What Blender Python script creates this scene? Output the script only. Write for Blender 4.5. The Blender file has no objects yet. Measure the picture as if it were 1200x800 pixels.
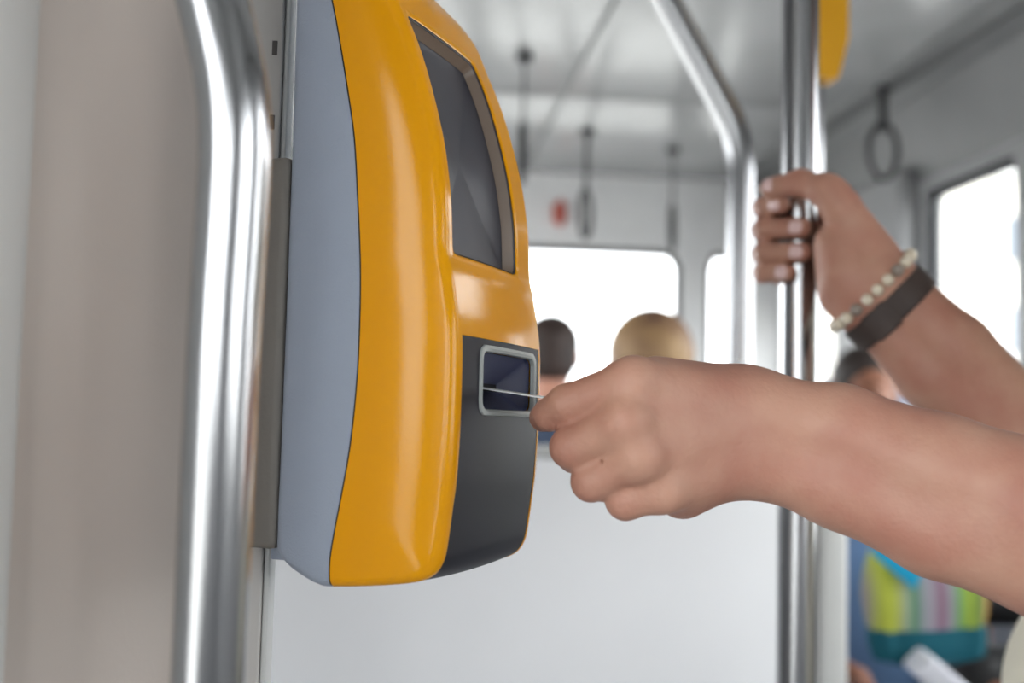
import bpy, bmesh, math, random
import numpy as np
from math import sin, cos, pi, radians, sqrt, atan2
from mathutils import Vector, Matrix
random.seed(4)
C = bpy.context.scene.collection
SC = bpy.context.scene

# ---------------------------------------------------------------- camera
YAW, PITCH, ROLL, FPX = radians(6), radians(4), radians(1.4), 1333.33
CAM = Vector((0, 0, 1.2))
FW = Vector((sin(YAW)*cos(PITCH), cos(YAW)*cos(PITCH), sin(PITCH)))
_r = Vector((cos(YAW), -sin(YAW), 0)); _u = _r.cross(FW)
RT = _r*cos(ROLL) + _u*sin(ROLL); UP = _u*cos(ROLL) - _r*sin(ROLL)
cd = bpy.data.cameras.new('camera'); cam = bpy.data.objects.new('camera', cd); C.objects.link(cam)
cam.matrix_world = Matrix(((RT.x, UP.x, -FW.x, CAM.x), (RT.y, UP.y, -FW.y, CAM.y), (RT.z, UP.z, -FW.z, CAM.z), (0, 0, 0, 1)))
cd.sensor_width = 36; cd.lens = 40; cd.clip_start = .02; cd.clip_end = 300
cd.dof.use_dof = True; cd.dof.focus_distance = .64; cd.dof.aperture_fstop = 4.0
SC.camera = cam
# ---------------------------------------------------------------- world, exposure
wd = bpy.data.worlds.new('sky'); SC.world = wd; wd.use_nodes = True
bg = wd.node_tree.nodes['Background']
bg.inputs[0].default_value = (.975, .985, 1, 1); bg.inputs[1].default_value = 1.0
vs = SC.view_settings
vs.view_transform = 'Standard'; vs.look = 'None'; vs.gamma = 1; vs.use_curve_mapping = False
vs.exposure = 2.8
def portal(name, loc, rot, sx, sy):
    l = bpy.data.lights.new(name, 'AREA'); l.shape = 'RECTANGLE'; l.size = sx; l.size_y = sy
    l.cycles.is_portal = True
    o = bpy.data.objects.new(name, l); C.objects.link(o); o.location = loc; o.rotation_euler = rot

def at(px, py, d):                       # a point at depth d in front of the camera
    return CAM + (FW + RT*((px-600)/FPX) - UP*((py-400)/FPX))*d

# ---------------------------------------------------------------- helpers
def lin(c):
    c = c/255
    return c/12.92 if c <= .04045 else ((c+.055)/1.055)**2.4
def mat(name, rgb, rough=.5, metal=0, coat=0, bump=0, bscale=300, var=0, vscale=8, rgb2=None, sss=0, spec=.5, stretch=None, coatr=.1):
    m = bpy.data.materials.new(name); m.use_nodes = True
    nt = m.node_tree; b = nt.nodes['Principled BSDF']; L = nt.links
    col = (lin(rgb[0]), lin(rgb[1]), lin(rgb[2]), 1)
    b.inputs['Base Color'].default_value = col
    b.inputs['Roughness'].default_value = rough; b.inputs['Metallic'].default_value = metal
    b.inputs['Coat Weight'].default_value = coat; b.inputs['Coat Roughness'].default_value = coatr
    b.inputs['Specular IOR Level'].default_value = spec
    if sss:
        b.inputs['Subsurface Weight'].default_value = sss; b.inputs['Subsurface Radius'].default_value = (1, .35, .2)
        b.inputs['Subsurface Scale'].default_value = .006
    tc = nt.nodes.new('ShaderNodeTexCoord'); src = tc.outputs['Object']
    if stretch:
        mp = nt.nodes.new('ShaderNodeMapping'); mp.inputs['Scale'].default_value = stretch
        L.new(src, mp.inputs[0]); src = mp.outputs[0]
    if var or rgb2:
        n = nt.nodes.new('ShaderNodeTexNoise'); n.inputs['Scale'].default_value = vscale; n.inputs['Detail'].default_value = 4
        L.new(src, n.inputs['Vector'])
        rp = nt.nodes.new('ShaderNodeMapRange'); rp.inputs[1].default_value = .35; rp.inputs[2].default_value = .65
        L.new(n.outputs[0], rp.inputs[0])
        mx = nt.nodes.new('ShaderNodeMix'); mx.data_type = 'RGBA'
        c2 = rgb2 or tuple(max(0, c*(1-var)) for c in rgb)
        mx.inputs[6].default_value = col; mx.inputs[7].default_value = (lin(c2[0]), lin(c2[1]), lin(c2[2]), 1)
        L.new(rp.outputs[0], mx.inputs[0]); L.new(mx.outputs[2], b.inputs['Base Color'])
    if bump:
        n2 = nt.nodes.new('ShaderNodeTexNoise'); n2.inputs['Scale'].default_value = bscale; n2.inputs['Detail'].default_value = 2
        L.new(src, n2.inputs['Vector'])
        bp = nt.nodes.new('ShaderNodeBump'); bp.inputs['Strength'].default_value = bump; bp.inputs['Distance'].default_value = .001
        L.new(n2.outputs[0], bp.inputs['Height']); L.new(bp.outputs[0], b.inputs['Normal'])
        if coat: L.new(bp.outputs[0], b.inputs['Coat Normal'])
    return m
def tag(o, label=None, cat=None, group=None, kind=None):
    if label: o['label'] = label
    if cat: o['category'] = cat
    if group: o['group'] = group
    if kind: o['kind'] = kind
    return o
def empty(name, loc, label, cat, group=None):
    o = bpy.data.objects.new(name, None); C.objects.link(o); o.location = loc
    o.empty_display_size = .05
    return tag(o, label, cat, group)
def mesh_obj(name, vs_, fs, m, parent=None, smooth=True, angle=40, merge=1e-6):
    me = bpy.data.meshes.new(name); me.from_pydata([tuple(v) for v in vs_], [], fs)
    return link_mesh(name, me, m, parent, smooth, angle, merge)
def link_mesh(name, me, m, parent=None, smooth=True, angle=40, merge=1e-6, recalc=True):
    bm = bmesh.new(); bm.from_mesh(me)
    if merge: bmesh.ops.remove_doubles(bm, verts=bm.verts, dist=merge)
    bmesh.ops.dissolve_degenerate(bm, edges=bm.edges, dist=1e-7)
    if recalc: bmesh.ops.recalc_face_normals(bm, faces=bm.faces)
    bm.to_mesh(me); bm.free()
    o = bpy.data.objects.new(name, me); C.objects.link(o)
    for mm in (m if isinstance(m, (list, tuple)) else [m]): me.materials.append(mm)
    if smooth:
        me.shade_smooth()
        if angle and angle < 180: me.set_sharp_from_angle(angle=radians(angle))
    if parent:
        o.parent = parent; o.matrix_parent_inverse = Matrix.Translation(-parent.location) if parent.parent is None else parent_inv(parent)
    return o
def parent_inv(p):
    # parent part sits at identity local transform, its own world matrix is the identity
    return Matrix.Identity(4)
class MB:
    def __init__(s): s.v = []; s.f = []
    def add(s, v, f):
        k = len(s.v); s.v += [Vector(x) for x in v]; s.f += [tuple(i+k for i in q) for q in f]; return s
    def box(s, lo, hi, bev=0, M=None):
        bm = bmesh.new(); bmesh.ops.create_cube(bm, size=1)
        sc_ = [hi[i]-lo[i] for i in range(3)]; ce = [(hi[i]+lo[i])/2 for i in range(3)]
        for v in bm.verts: v.co = Vector([v.co[i]*sc_[i]+ce[i] for i in range(3)])
        if bev: bmesh.ops.bevel(bm, geom=bm.edges[:], offset=bev, segments=3, profile=.5, affect='EDGES')
        if M:
            for v in bm.verts: v.co = M @ v.co
        bm.verts.index_update(); s.add([v.co.copy() for v in bm.verts], [[v.index for v in f.verts] for f in bm.faces]); bm.free(); return s
    def tube(s, pts, r, n=20, cap=True, flat=None):
        pts = [Vector(p) for p in pts]; N = len(pts); rs = r if isinstance(r, (list, tuple)) else [r]*N
        t0 = (pts[1]-pts[0]).normalized(); a = t0.orthogonal().normalized()
        V = []; Fc = []
        for i, p in enumerate(pts):
            t = (pts[min(i+1, N-1)]-pts[max(i-1, 0)]).normalized()
            a = (a - t*a.dot(t)).normalized(); b = t.cross(a)
            for k in range(n):
                q = 2*pi*k/n; V.append(p + (a*cos(q)+b*sin(q))*rs[i])
        for i in range(N-1):
            for k in range(n):
                Fc.append((i*n+k, i*n+(k+1) % n, (i+1)*n+(k+1) % n, (i+1)*n+k))
        if cap: Fc += [tuple(range(n))[::-1], tuple(range((N-1)*n, N*n))]
        return s.add(V, Fc)
    def prism(s, poly, d, org=(0, 0, 0), X=(1, 0, 0), Y=(0, 0, 1)):      # polygon in X/Y plane, extruded by vector d
        X = Vector(X); Y = Vector(Y); org = Vector(org); d = Vector(d); n = len(poly)
        V = [org+X*p[0]+Y*p[1] for p in poly]; V += [v+d for v in V]
        return s.add(V, [tuple(range(n))[::-1], tuple(range(n, 2*n))]+[(i, (i+1) % n, n+(i+1) % n, n+i) for i in range(n)])
    def ball(s, c, r, n=12, M=None):
        bm = bmesh.new(); bmesh.ops.create_uvsphere(bm, u_segments=n, v_segments=n//2+2, radius=1)
        r = (r, r, r) if not isinstance(r, (tuple, list)) else r
        for v in bm.verts:
            q = Vector((v.co.x*r[0], v.co.y*r[1], v.co.z*r[2]))
            if M: q = M @ q
            v.co = q+Vector(c)
        bm.verts.index_update(); s.add([v.co.copy() for v in bm.verts], [[v.index for v in f.verts] for f in bm.faces]); bm.free(); return s
    def build(s, name, m, parent=None, smooth=True, angle=40): return mesh_obj(name, s.v, s.f, m, parent, smooth, angle)
def catmull(P, k=6):
    P = [Vector(p) for p in P]; out = []
    for i in range(len(P)-1):
        p0 = P[max(i-1, 0)]; p1 = P[i]; p2 = P[i+1]; p3 = P[min(i+2, len(P)-1)]
        for j in range(k):
            t = j/k
            out.append(.5*((2*p1)+(p2-p0)*t+(2*p0-5*p1+4*p2-p3)*t*t+(3*p1-p0-3*p2+p3)*t**3))
    out.append(P[-1]); return out
def ringfill(x0, x1, y0, y1, nx, ny, inset, rc, layers=(0, .5, 1)):
    """points on a rectangle's border and on the rounded rectangle inset in it; returns loops of (x, y)"""
    xs = [x0+(x1-x0)*i/nx for i in range(nx+1)] if isinstance(nx, int) else list(nx)
    ys = [y0+(y1-y0)*i/ny for i in range(ny+1)] if isinstance(ny, int) else list(ny)
    B = [(x, ys[0]) for x in xs[:-1]]+[(xs[-1], y) for y in ys[:-1]]+[(x, ys[-1]) for x in xs[:0:-1]]+[(xs[0], y) for y in ys[:0:-1]]
    return B, [rr_near(p, x0, x1, y0, y1, inset, rc) for p in B]
def rr_near(p, x0, x1, y0, y1, inset, rc):
    cx0, cx1, cy0, cy1 = x0+inset+rc, x1-inset-rc, y0+inset+rc, y1-inset-rc
    c = (min(max(p[0], cx0), cx1), min(max(p[1], cy0), cy1)); d = (p[0]-c[0], p[1]-c[1]); l = sqrt(d[0]**2+d[1]**2) or 1
    return (c[0]+d[0]/l*rc, c[1]+d[1]/l*rc)
def bridge(mb, loops):
    n = len(loops[0]); V = [p for l in loops for p in l]
    mb.add(V, [(a*n+i, a*n+(i+1) % n, (a+1)*n+(i+1) % n, (a+1)*n+i) for a in range(len(loops)-1) for i in range(n)])

# ---------------------------------------------------------------- signed distance modelling (organic shapes)
def v3(p): return np.array((p[0], p[1], p[2]), dtype=np.float32)
def cap(a, b, ra, rb): return ('c', v3(a), v3(b), ra, rb)
def ell(c, r, M=None): return ('e', v3(c), np.array(r, dtype=np.float32), None if M is None else np.array(M, dtype=np.float32))
def sd(prim, P):
    if prim[0] == 'c':
        a, b, ra, rb = prim[1:]; ab = b-a; l2 = float(ab@ab)+1e-12
        h = np.clip(((P-a)@ab)/l2, 0, 1)
        return np.linalg.norm(P-a-h[:, None]*ab, axis=1)-(ra+(rb-ra)*h)
    c, r, M = prim[1:]; q = P-c
    if M is not None: q = q@M            # columns of M = local axes
    k0 = np.linalg.norm(q/r, axis=1); k1 = np.linalg.norm(q/(r*r), axis=1)+1e-9
    return k0*(k0-1)/k1
def smin(a, b, k):
    h = np.clip(.5+.5*(b-a)/k, 0, 1); return b*(1-h)+a*h-k*h*(1-h)
def sdf(tree, P):
    """tree = (k, [items]) ; items are primitives or trees; ('-', k, base, cut) subtracts"""
    if tree[0] in ('c', 'e'): return sd(tree, P)
    if tree[0] == '-':
        return -smin(-sdf(tree[2], P), sdf(tree[3], P), tree[1])
    k, items = tree; d = None
    for it in items:
        e = sdf(it, P); d = e if d is None else smin(d, e, k)
    return d
def sdf_mesh(tree, lo, hi, h, iters=3):
    lo = np.array(lo, dtype=np.float32); hi = np.array(hi, dtype=np.float32); BS = 12
    n = (np.ceil((hi-lo)/h/BS).astype(int))*BS; nb = n//BS
    ci = np.stack(np.meshgrid(*[np.arange(x) for x in nb], indexing='ij'), -1).reshape(-1, 3)
    cen = lo+(ci*BS+BS/2)*h; dc = sdf(tree, cen.astype(np.float32))
    G = np.repeat(np.repeat(np.repeat(dc.reshape(nb), BS, 0), BS, 1), BS, 2).astype(np.float32)
    act = np.where(np.abs(dc) < BS*h*1.25)[0]
    off = np.stack(np.meshgrid(*[np.arange(BS)]*3, indexing='ij'), -1).reshape(-1, 3)
    for s in range(0, len(act), 400):
        a = act[s:s+400]; idx = (ci[a][:, None, :]*BS+off[None]).reshape(-1, 3)
        G[idx[:, 0], idx[:, 1], idx[:, 2]] = sdf(tree, (lo+idx*h).astype(np.float32))
    S = G < 0
    c = np.zeros(tuple(n-1), dtype=np.int8)
    for dx in (0, 1):
        for dy in (0, 1):
            for dz in (0, 1): c += S[dx:dx+n[0]-1, dy:dy+n[1]-1, dz:dz+n[2]-1]
    m = (c > 0) & (c < 8); ids = -np.ones(c.shape, dtype=np.int64); cells = np.argwhere(m); ids[m] = np.arange(len(cells))
    P = (lo+(cells+.5)*h).astype(np.float32); P0 = P.copy()
    for _ in range(iters):
        e = h*.25; d = sdf(tree, P); g = np.stack([sdf(tree, P+np.eye(3, dtype=np.float32)[i]*e)-d for i in range(3)], 1)/e
        l2 = (g*g).sum(1)+1e-6; P = P-g*(d/np.maximum(l2, .3))[:, None]; P = P0+np.clip(P-P0, -h*.75, h*.75)
    Fq = []
    for ax in range(3):
        sl0 = [slice(1, -1)]*3; sl1 = [slice(1, -1)]*3; sl0[ax] = slice(0, -1); sl1[ax] = slice(1, None)
        A = S[tuple(sl0)]; B = S[tuple(sl1)]; e = np.argwhere(A != B)
        e2 = e.copy(); o1, o2 = [(1, 2), (2, 0), (0, 1)][ax]; base = e.copy()
        base[:, o1] += 1; base[:, o2] += 1
        def gi(d1, d2):
            q = base.copy(); q[:, o1] -= d1; q[:, o2] -= d2
            return ids[q[:, 0], q[:, 1], q[:, 2]]
        q = np.stack([gi(1, 1), gi(0, 1), gi(0, 0), gi(1, 0)], 1)
        fl = B[e[:, 0], e[:, 1], e[:, 2]]; q[fl] = q[fl][:, ::-1]; Fq.append(q)
    Fq = np.concatenate(Fq); Fq = Fq[(Fq >= 0).all(1)]
    return P, Fq
def organic(name, tree, lo, hi, h, m, parent=None, iters=3):
    P, Q = sdf_mesh(tree, lo, hi, h, iters); me = bpy.data.meshes.new(name)
    me.vertices.add(len(P)); me.vertices.foreach_set('co', P.astype(np.float32).ravel())
    me.loops.add(len(Q)*4); me.loops.foreach_set('vertex_index', Q.astype(np.int32).ravel())
    me.polygons.add(len(Q)); me.polygons.foreach_set('loop_start', np.arange(0, len(Q)*4, 4, dtype=np.int32))
    me.polygons.foreach_set('loop_total', np.full(len(Q), 4, dtype=np.int32)); me.update(calc_edges=True); me.validate()
    o = bpy.data.objects.new(name, me); C.objects.link(o); me.materials.append(m); me.shade_smooth()
    if parent: o.parent = parent; o.matrix_parent_inverse = Matrix.Translation(-parent.location) if parent.parent is None else Matrix.Identity(4)
    return o

# ---------------------------------------------------------------- materials
M = {}
M['yellow'] = mat('yellow paint', (236, 160, 0), .55, coat=.6, coatr=.1, bump=.055, bscale=750, spec=.05)
M['housing'] = mat('blue grey textured plastic', (156, 165, 181), .55, bump=.35, bscale=900)
M['panel'] = mat('charcoal plastic', (36, 36, 45), .5, bump=.03, bscale=900, spec=.22)
M['frame'] = mat('light grey plastic', (172, 177, 175), .4)
M['funnel'] = mat('navy plastic', (84, 88, 116), .42, bump=.1, bscale=900)
M['screen'] = mat('dark display', (66, 66, 74), .42, spec=.5)
M['bezel'] = mat('brown grey bezel', (140, 122, 108), .3)
M['black'] = mat('black rubber', (22, 22, 24), .6)
M['steel'] = mat('brushed stainless steel', (172, 172, 174), .2, metal=1, bump=.02, bscale=60, stretch=(60, 60, 1))
M['card'] = mat('white card', (238, 238, 236), .5)
M['panelL'] = mat('warm grey panel', (202, 191, 183), .5, bump=.1, bscale=300, var=.05, vscale=3)
M['post'] = mat('light grey post', (190, 186, 182), .45, var=.03)
M['sleeve'] = mat('dark grey sleeve', (112, 107, 101), .55, bump=.1, bscale=400)
M['slotdark'] = mat('dark slot', (90, 86, 84), .7)
M['ceil'] = mat('grey ceiling laminate', (150, 150, 151), .24, var=.06, vscale=3)
M['cove'] = mat('grey cove', (100, 100, 101), .45, var=.04)
M['backw'] = mat('pale grey end wall', (242, 242, 242), .5, var=.03)
M['wallg'] = mat('grey wall panel', (158, 158, 159), .5, var=.04)
M['floor'] = mat('grey speckled floor', (150, 151, 153), .5, var=.3, vscale=200)
M['part'] = mat('white partition laminate', (246, 246, 249), .5, var=.02, vscale=3)
M['trim'] = mat('pale aluminium', (200, 200, 198), .4)
M['rubber'] = mat('window gasket', (40, 42, 46), .6)
M['skin'] = mat('skin', (194, 148, 127), .48, sss=.06, bump=.4, bscale=330, rgb2=(182, 128, 110), vscale=26, spec=.35)
M['nail'] = mat('fingernail', (238, 206, 202), .25, coat=.4)
M['eyewhite'] = mat('eye white', (232, 228, 222), .2)
M['iris'] = mat('brown iris', (60, 38, 26), .15)
M['shirt'] = mat('cream cotton', (226, 220, 202), .85, bump=.5, bscale=700)
M['trousers'] = mat('dark trousers', (48, 52, 66), .85)
M['shoe'] = mat('brown leather', (80, 52, 36), .5)
M['hairdark'] = mat('dark hair', (44, 34, 30), .6, bump=1, bscale=200, stretch=(1, 1, .15))
M['hairblond'] = mat('blond hair', (176, 142, 96), .6, rgb2=(112, 80, 64), vscale=7)
M['hairbrown'] = mat('brown hair', (66, 50, 44), .6, var=.3, vscale=20)
M['skinb'] = mat('brown skin', (142, 92, 68), .55, var=.08)
M['skinc'] = mat('fair skin', (206, 148, 124), .55, var=.05)
M['blue'] = mat('light blue shirt', (112, 146, 190), .85, var=.1, vscale=9)
M['darkblue'] = mat('slate blue jacket', (64, 76, 98), .85)
M['lav'] = mat('lavender grey shirt', (150, 150, 164), .85, var=.08)
M['jeans'] = mat('navy jeans', (36, 52, 84), .9, var=.15, vscale=20)
M['seat'] = mat('blue grey seat fabric', (74, 86, 108), .85, var=.2, vscale=60)
M['bead'] = mat('pearly bead', (226, 214, 192), .25, coat=.5)
M['bead2'] = mat('dull bead', (150, 138, 128), .35)
M['leather'] = mat('dark brown leather', (66, 54, 50), .55, bump=.4, bscale=500)
M['yellowbox'] = mat('yellow plastic', (222, 160, 8), .4)
M['strap'] = mat('dark strap', (52, 52, 54), .55)
M['red'] = mat('red plastic', (196, 92, 74), .5)
M['white'] = mat('white paper', (214, 214, 222), .7)
def glass():
    m = bpy.data.materials.new('window glass'); m.use_nodes = True; nt = m.node_tree; nt.nodes.clear()
    o = nt.nodes.new('ShaderNodeOutputMaterial'); t = nt.nodes.new('ShaderNodeBsdfTransparent'); g = nt.nodes.new('ShaderNodeBsdfGlossy')
    f = nt.nodes.new('ShaderNodeLayerWeight'); f.inputs[0].default_value = .5; x = nt.nodes.new('ShaderNodeMixShader')
    p = nt.nodes.new('ShaderNodeMath'); p.operation = 'POWER'; p.inputs[1].default_value = 5; q = nt.nodes.new('ShaderNodeMath'); q.operation = 'MULTIPLY_ADD'; q.inputs[1].default_value = .5; q.inputs[2].default_value = .03
    t.inputs[0].default_value = (.95, .965, .965, 1); g.inputs['Roughness'].default_value = .02
    L = nt.links.new; L(f.outputs['Facing'], p.inputs[0]); L(p.outputs[0], q.inputs[0]); L(q.outputs[0], x.inputs[0]); L(t.outputs[0], x.inputs[1]); L(g.outputs[0], x.inputs[2]); L(x.outputs[0], o.inputs[0])
    return m
M['glass'] = glass()

# ================================================================ SETTING
XR, XL, YB, YE, ZC = 1.5, -.95, -2.6, 4.2, 2.15
def windowed_wall(name, org, X, Y, w, h, holes, thick, m, frame_name='window_frame'):
    """wall in plane org+X*a+Y*b with rounded window holes (a0,a1,b0,b1,rc); thickness along 'thick' vector"""
    org = Vector(org); X = Vector(X); Y = Vector(Y); T = Vector(thick)
    xs = sorted({0, w, *[q for H in holes for q in H[:2]]}); mb = MB()
    P = lambda a, b, k=0: org+X*a+Y*b+T*k
    for i in range(len(xs)-1):
        a0, a1 = xs[i], xs[i+1]; H = [q for q in holes if q[0] <= a0+1e-6 and q[1] >= a1-1e-6]
        spans = [(0, H[0][2]), (H[0][3], h)] if H else [(0, h)]
        for b0, b1 in spans:
            if b1-b0 > 1e-4:
                for k in (0, 1): mb.add([P(a0, b0, k), P(a1, b0, k), P(a1, b1, k), P(a0, b1, k)], [(0, 1, 2, 3)])
    for (a0, a1, b0, b1, rc) in holes:
        B, Q = ringfill(a0, a1, b0, b1, 12, 12, .004, rc)
        bridge(mb, [[P(*p) for p in B], [P(*p) for p in Q], [P(*p, 1) for p in Q], [P(*p, 1) for p in B]])
    return mb.build(name, m, smooth=False)
def window(name, org, X, Y, H, thick, parent=None, gm=None):
    org = Vector(org); X = Vector(X); Y = Vector(Y); T = Vector(thick); a0, a1, b0, b1, rc = H
    e = tag(bpy.data.objects.new(name, None), kind='structure'); C.objects.link(e)
    P = lambda p, k: org+X*p[0]+Y*p[1]+T*k
    mb = MB(); B, Q = ringfill(a0, a1, b0, b1, 12, 12, .004, rc); B2 = [rr_near(p, a0, a1, b0, b1, .028, max(rc-.024, .004)) for p in B]
    bridge(mb, [[P(p, .3) for p in Q], [P(p, .3) for p in B2], [P(p, .6) for p in B2], [P(p, .6) for p in Q]])
    mb.build('window_frame', M['rubber'], e, smooth=False)
    g = MB(); n = len(B2); g.add([P(p, .4) for p in B2]+[P(p, .5) for p in B2], [tuple(range(n)), tuple(range(n, 2*n))])
    g.build('pane', M['glass'], e, smooth=False)
    return e
wn = 0
def side(name, org, X, Y, w, h, holes, thick, m):
    global wn
    o = tag(windowed_wall(name, org, X, Y, w, h, holes, thick, m), kind='structure')
    for H in holes:
        wn += 1; window('window_%d' % wn, org, X, Y, H, thick)
        a = (H[0]+H[1])/2; b = (H[2]+H[3])/2; X_ = Vector(X); Y_ = Vector(Y); c = Vector(org)+X_*a+Y_*b+Vector(thick)*1.3
        inw = -Vector(thick).normalized(); q = inw.to_track_quat('-Z', 'Y')
        sx, sy = H[1]-H[0], H[3]-H[2]
        if abs((q @ Vector((1, 0, 0))).z) > .5: sx, sy = sy, sx
        portal('window_portal', c, q.to_euler(), sx, sy)
    return o
# right wall: a runs along +Y from YB
wr = [(0.15, 1.35, .95, 1.89, .05), (1.5, 2.2, .95, 1.89, .05), (2.9, 3.93, .95, 1.89, .05), (4.02, 5.155, .95, 1.89, .03), (5.195, 5.69, .95, 1.89, .03), (6.27, 6.72, .95, 1.63, .05)]
side('wall_right', (XR, YB, 0), (0, 1, 0), (0, 0, 1), YE-YB, 1.92, wr, (.06, 0, 0), M['wallg'])
wl = [(0.15, 1.35, .5, 1.95, .05), (1.5, 2.5, .3, 1.95, .05), (4.2, 5.3, .95, 1.85, .05), (5.45, 6.6, .95, 1.85, .05)]
side('wall_left', (XL, YB, 0), (0, 1, 0), (0, 0, 1), YE-YB, ZC, wl, (-.06, 0, 0), M['wallg'])
# end wall: a runs along +X from XL
ew = [(.25, 1.3, 1.0, 1.868, .06), (1.32, 2.04, 1.0, 1.868, .07), (2.125, 2.275, 1.0, 1.868, .06)]
side('wall_back', (XL, YE, 0), (1, 0, 0), (0, 0, 1), XR-XL, ZC, ew, (0, .08, 0), M['backw'])
side('wall_front', (XL, YB, 0), (1, 0, 0), (0, 0, 1), XR-XL, ZC, [(.15, .85, .95, 1.85, .06)], (0, -.06, 0), M['wallg'])  # unseen wall behind the camera, added with one small window to darken handrail reflections
# floor, ceiling
tag(MB().box((XL-.1, YB, -.08), (XR+.1, YE+.1, 0)).build('floor', M['floor'], smooth=False), kind='structure')
ce = tag(MB().box((XL-.1, YB, ZC), (1.27, YE+.1, ZC+.05)).build('ceiling', M['ceil'], smooth=False), kind='structure')
for i, yy in enumerate([-1.6, -.4, .8, 2.0, 3.2]):
    MB().box((XL+.02, yy+.006, ZC-.012), (.46, yy+1.194, ZC), .004).build('panel', M['ceil'], ce)
    MB().box((.472, yy+.006, ZC-.012), (1.265, yy+1.194, ZC), .004).build('panel', M['ceil'], ce)
# ceiling rail channel and sloping cove on the window side
tag(MB().prism([(1.27, ZC+.03), (1.27, ZC-.004), (1.285, ZC-.014), (1.335, ZC-.02), (1.35, ZC-.012), (1.36, ZC+.03)], (0, YE-YB, 0), (0, YB, 0)).build('trim_1', M['cove'], smooth=False), kind='structure')
tag(MB().prism([(1.352, ZC+.03), (1.352, ZC-.018), (1.40, ZC-.045), (1.47, 1.97), (1.50, 1.915), (1.56, 1.915), (1.56, ZC+.03)], (0, YE-YB, 0), (0, YB, 0)).build('trim_2', M['cove'], smooth=False), kind='structure')
# pillar on the right wall between the windows
tag(MB().box((1.44, 3.12, .0), (1.5, 3.6, 1.95), .01).build('trim_3', M['wallg']), kind='structure')

# ================================================================ OUTSIDE (overexposed street)
def building(name, x, y, w, d, h, wm, label, rot=0, aw=None):
    e = empty(name, (x, y, -.4), label, 'building')
    MB().box((x-w/2, y-d/2, -.4), (x+w/2, y+d/2, h)).build('wall', wm, e, smooth=False)
    MB().box((x-w/2-.3, y-d/2-.3, h), (x+w/2+.3, y+d/2+.3, h+.4)).build('roof', M['trim'], e, smooth=False)
    for k in range(int(w//2.4)):
        for r in range(int(h//3)):
            cx = x-w/2+1.4+k*2.4; cz = .8+r*3
            MB().box((cx-.55, y-d/2-.06, cz), (cx+.55, y-d/2+.02, cz+1.5)).build('window', M['outwin'], e, smooth=False)
    for k in range(int(d//2.4)):
        for r in range(int(h//3)):
            cy = y-d/2+1.4+k*2.4; cz = .8+r*3
            MB().box((x-w/2-.06, cy-.55, cz), (x-w/2+.02, cy+.55, cz+1.5)).build('window', M['outwin'], e, smooth=False)
    if aw:
        MB().prism([(0, 0), (-1.0, -.45), (-1.0, -.55), (0, -.1)], (0, d*.8, 0), (x-w/2, y-d*.4, 2.6)).build('awning', aw, e, smooth=False)
    return e
M['outwin'] = mat('far window glass', (104, 112, 122), .2)
M['fac'] = mat('pale render', (232, 228, 220), .8, var=.04)
M['fac2'] = mat('cream render', (236, 224, 200), .8, var=.04)
M['aw'] = mat('orange awning', (172, 104, 34), .8)
M['road'] = mat('pale concrete paving', (205, 204, 200), .9, var=.1, vscale=2)
tag(MB().box((-60, -40, -.6), (80, 90, -.42)).build('ground', M['road'], smooth=False), kind='structure')
building('building', 26, 46, 14, 22, 9.5, M['fac'], 'pale rendered building outside the right-hand window', aw=M['aw'])

# ================================================================ PARTITION, POLES
pt = empty('partition', (.2, 1.6, 0), 'waist-high white partition panel behind the ticket validator', 'partition')
MB().box((-.86, 1.585, .12), (.612, 1.615, 1.150), .004).build('panel', M['part'], pt)
MB().box((-.86, 1.58, 1.150), (.612, 1.62, 1.168), .006).build('top_rail', M['trim'], pt)
MB().box((.612, 1.575, 0), (.655, 1.625, 1.10), .008).build('end_post', M['trim'], pt)
MB().box((-.90, 1.575, 0), (-.86, 1.625, 1.15), .008).build('end_post', M['trim'], pt)
def pole(name, x, y, z0, z1, r, label, group=None):
    e = empty(name, (x, y, z0), label, 'pole', group)
    MB().tube([(x, y, z0), (x, y, z1)], r, 40).build('tube', M['steel'], e)
    MB().tube([(x, y, z1-.03), (x, y, z1-.012)], r*1.9, 32).build('ceiling_flange', M['steel'], e)
    return e
p1 = at(936, 290, 1.030)
pole('grab_pole', p1.x, p1.y, 0, ZC, .0170, 'shiny vertical steel pole gripped by the far hand')
pole('grab_pole', .606, 1.6, 1.10, ZC, .0165, 'thin steel pole with the yellow button box, rising from the partition end post')
bp_ = [(.505, 1.72, .0), (.505, 1.72, 1.45), (.505, 1.72, 1.60)]
be = empty('grab_pole', (.52, 1.72, 0), 'blurred bent steel pole that slants to the ceiling behind the partition', 'pole')
bc = at(868, 160, 1.72); bt = at(790, 15, 1.72)
pts = [Vector((bc.x, bc.y, 0)), Vector((bc.x, bc.y, 1.0)), Vector((bc.x, bc.y, bc.z-.05))]
dr = (bt-Vector((bc.x, bc.y, bc.z))); dr.y = 0; dr.normalize()
for k in range(9):
    t = k/8; a = Vector((bc.x, bc.y, bc.z-.05)); b = Vector((bc.x, bc.y, bc.z)); c = b+dr*.05
    pts.append(a.lerp(b, t).lerp(b.lerp(c, t), t))
pts.append(b+dr*((ZC-b.z)/dr.z))
MB().tube(pts, .021, 32).build('tube', M['steel'], be)
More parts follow.
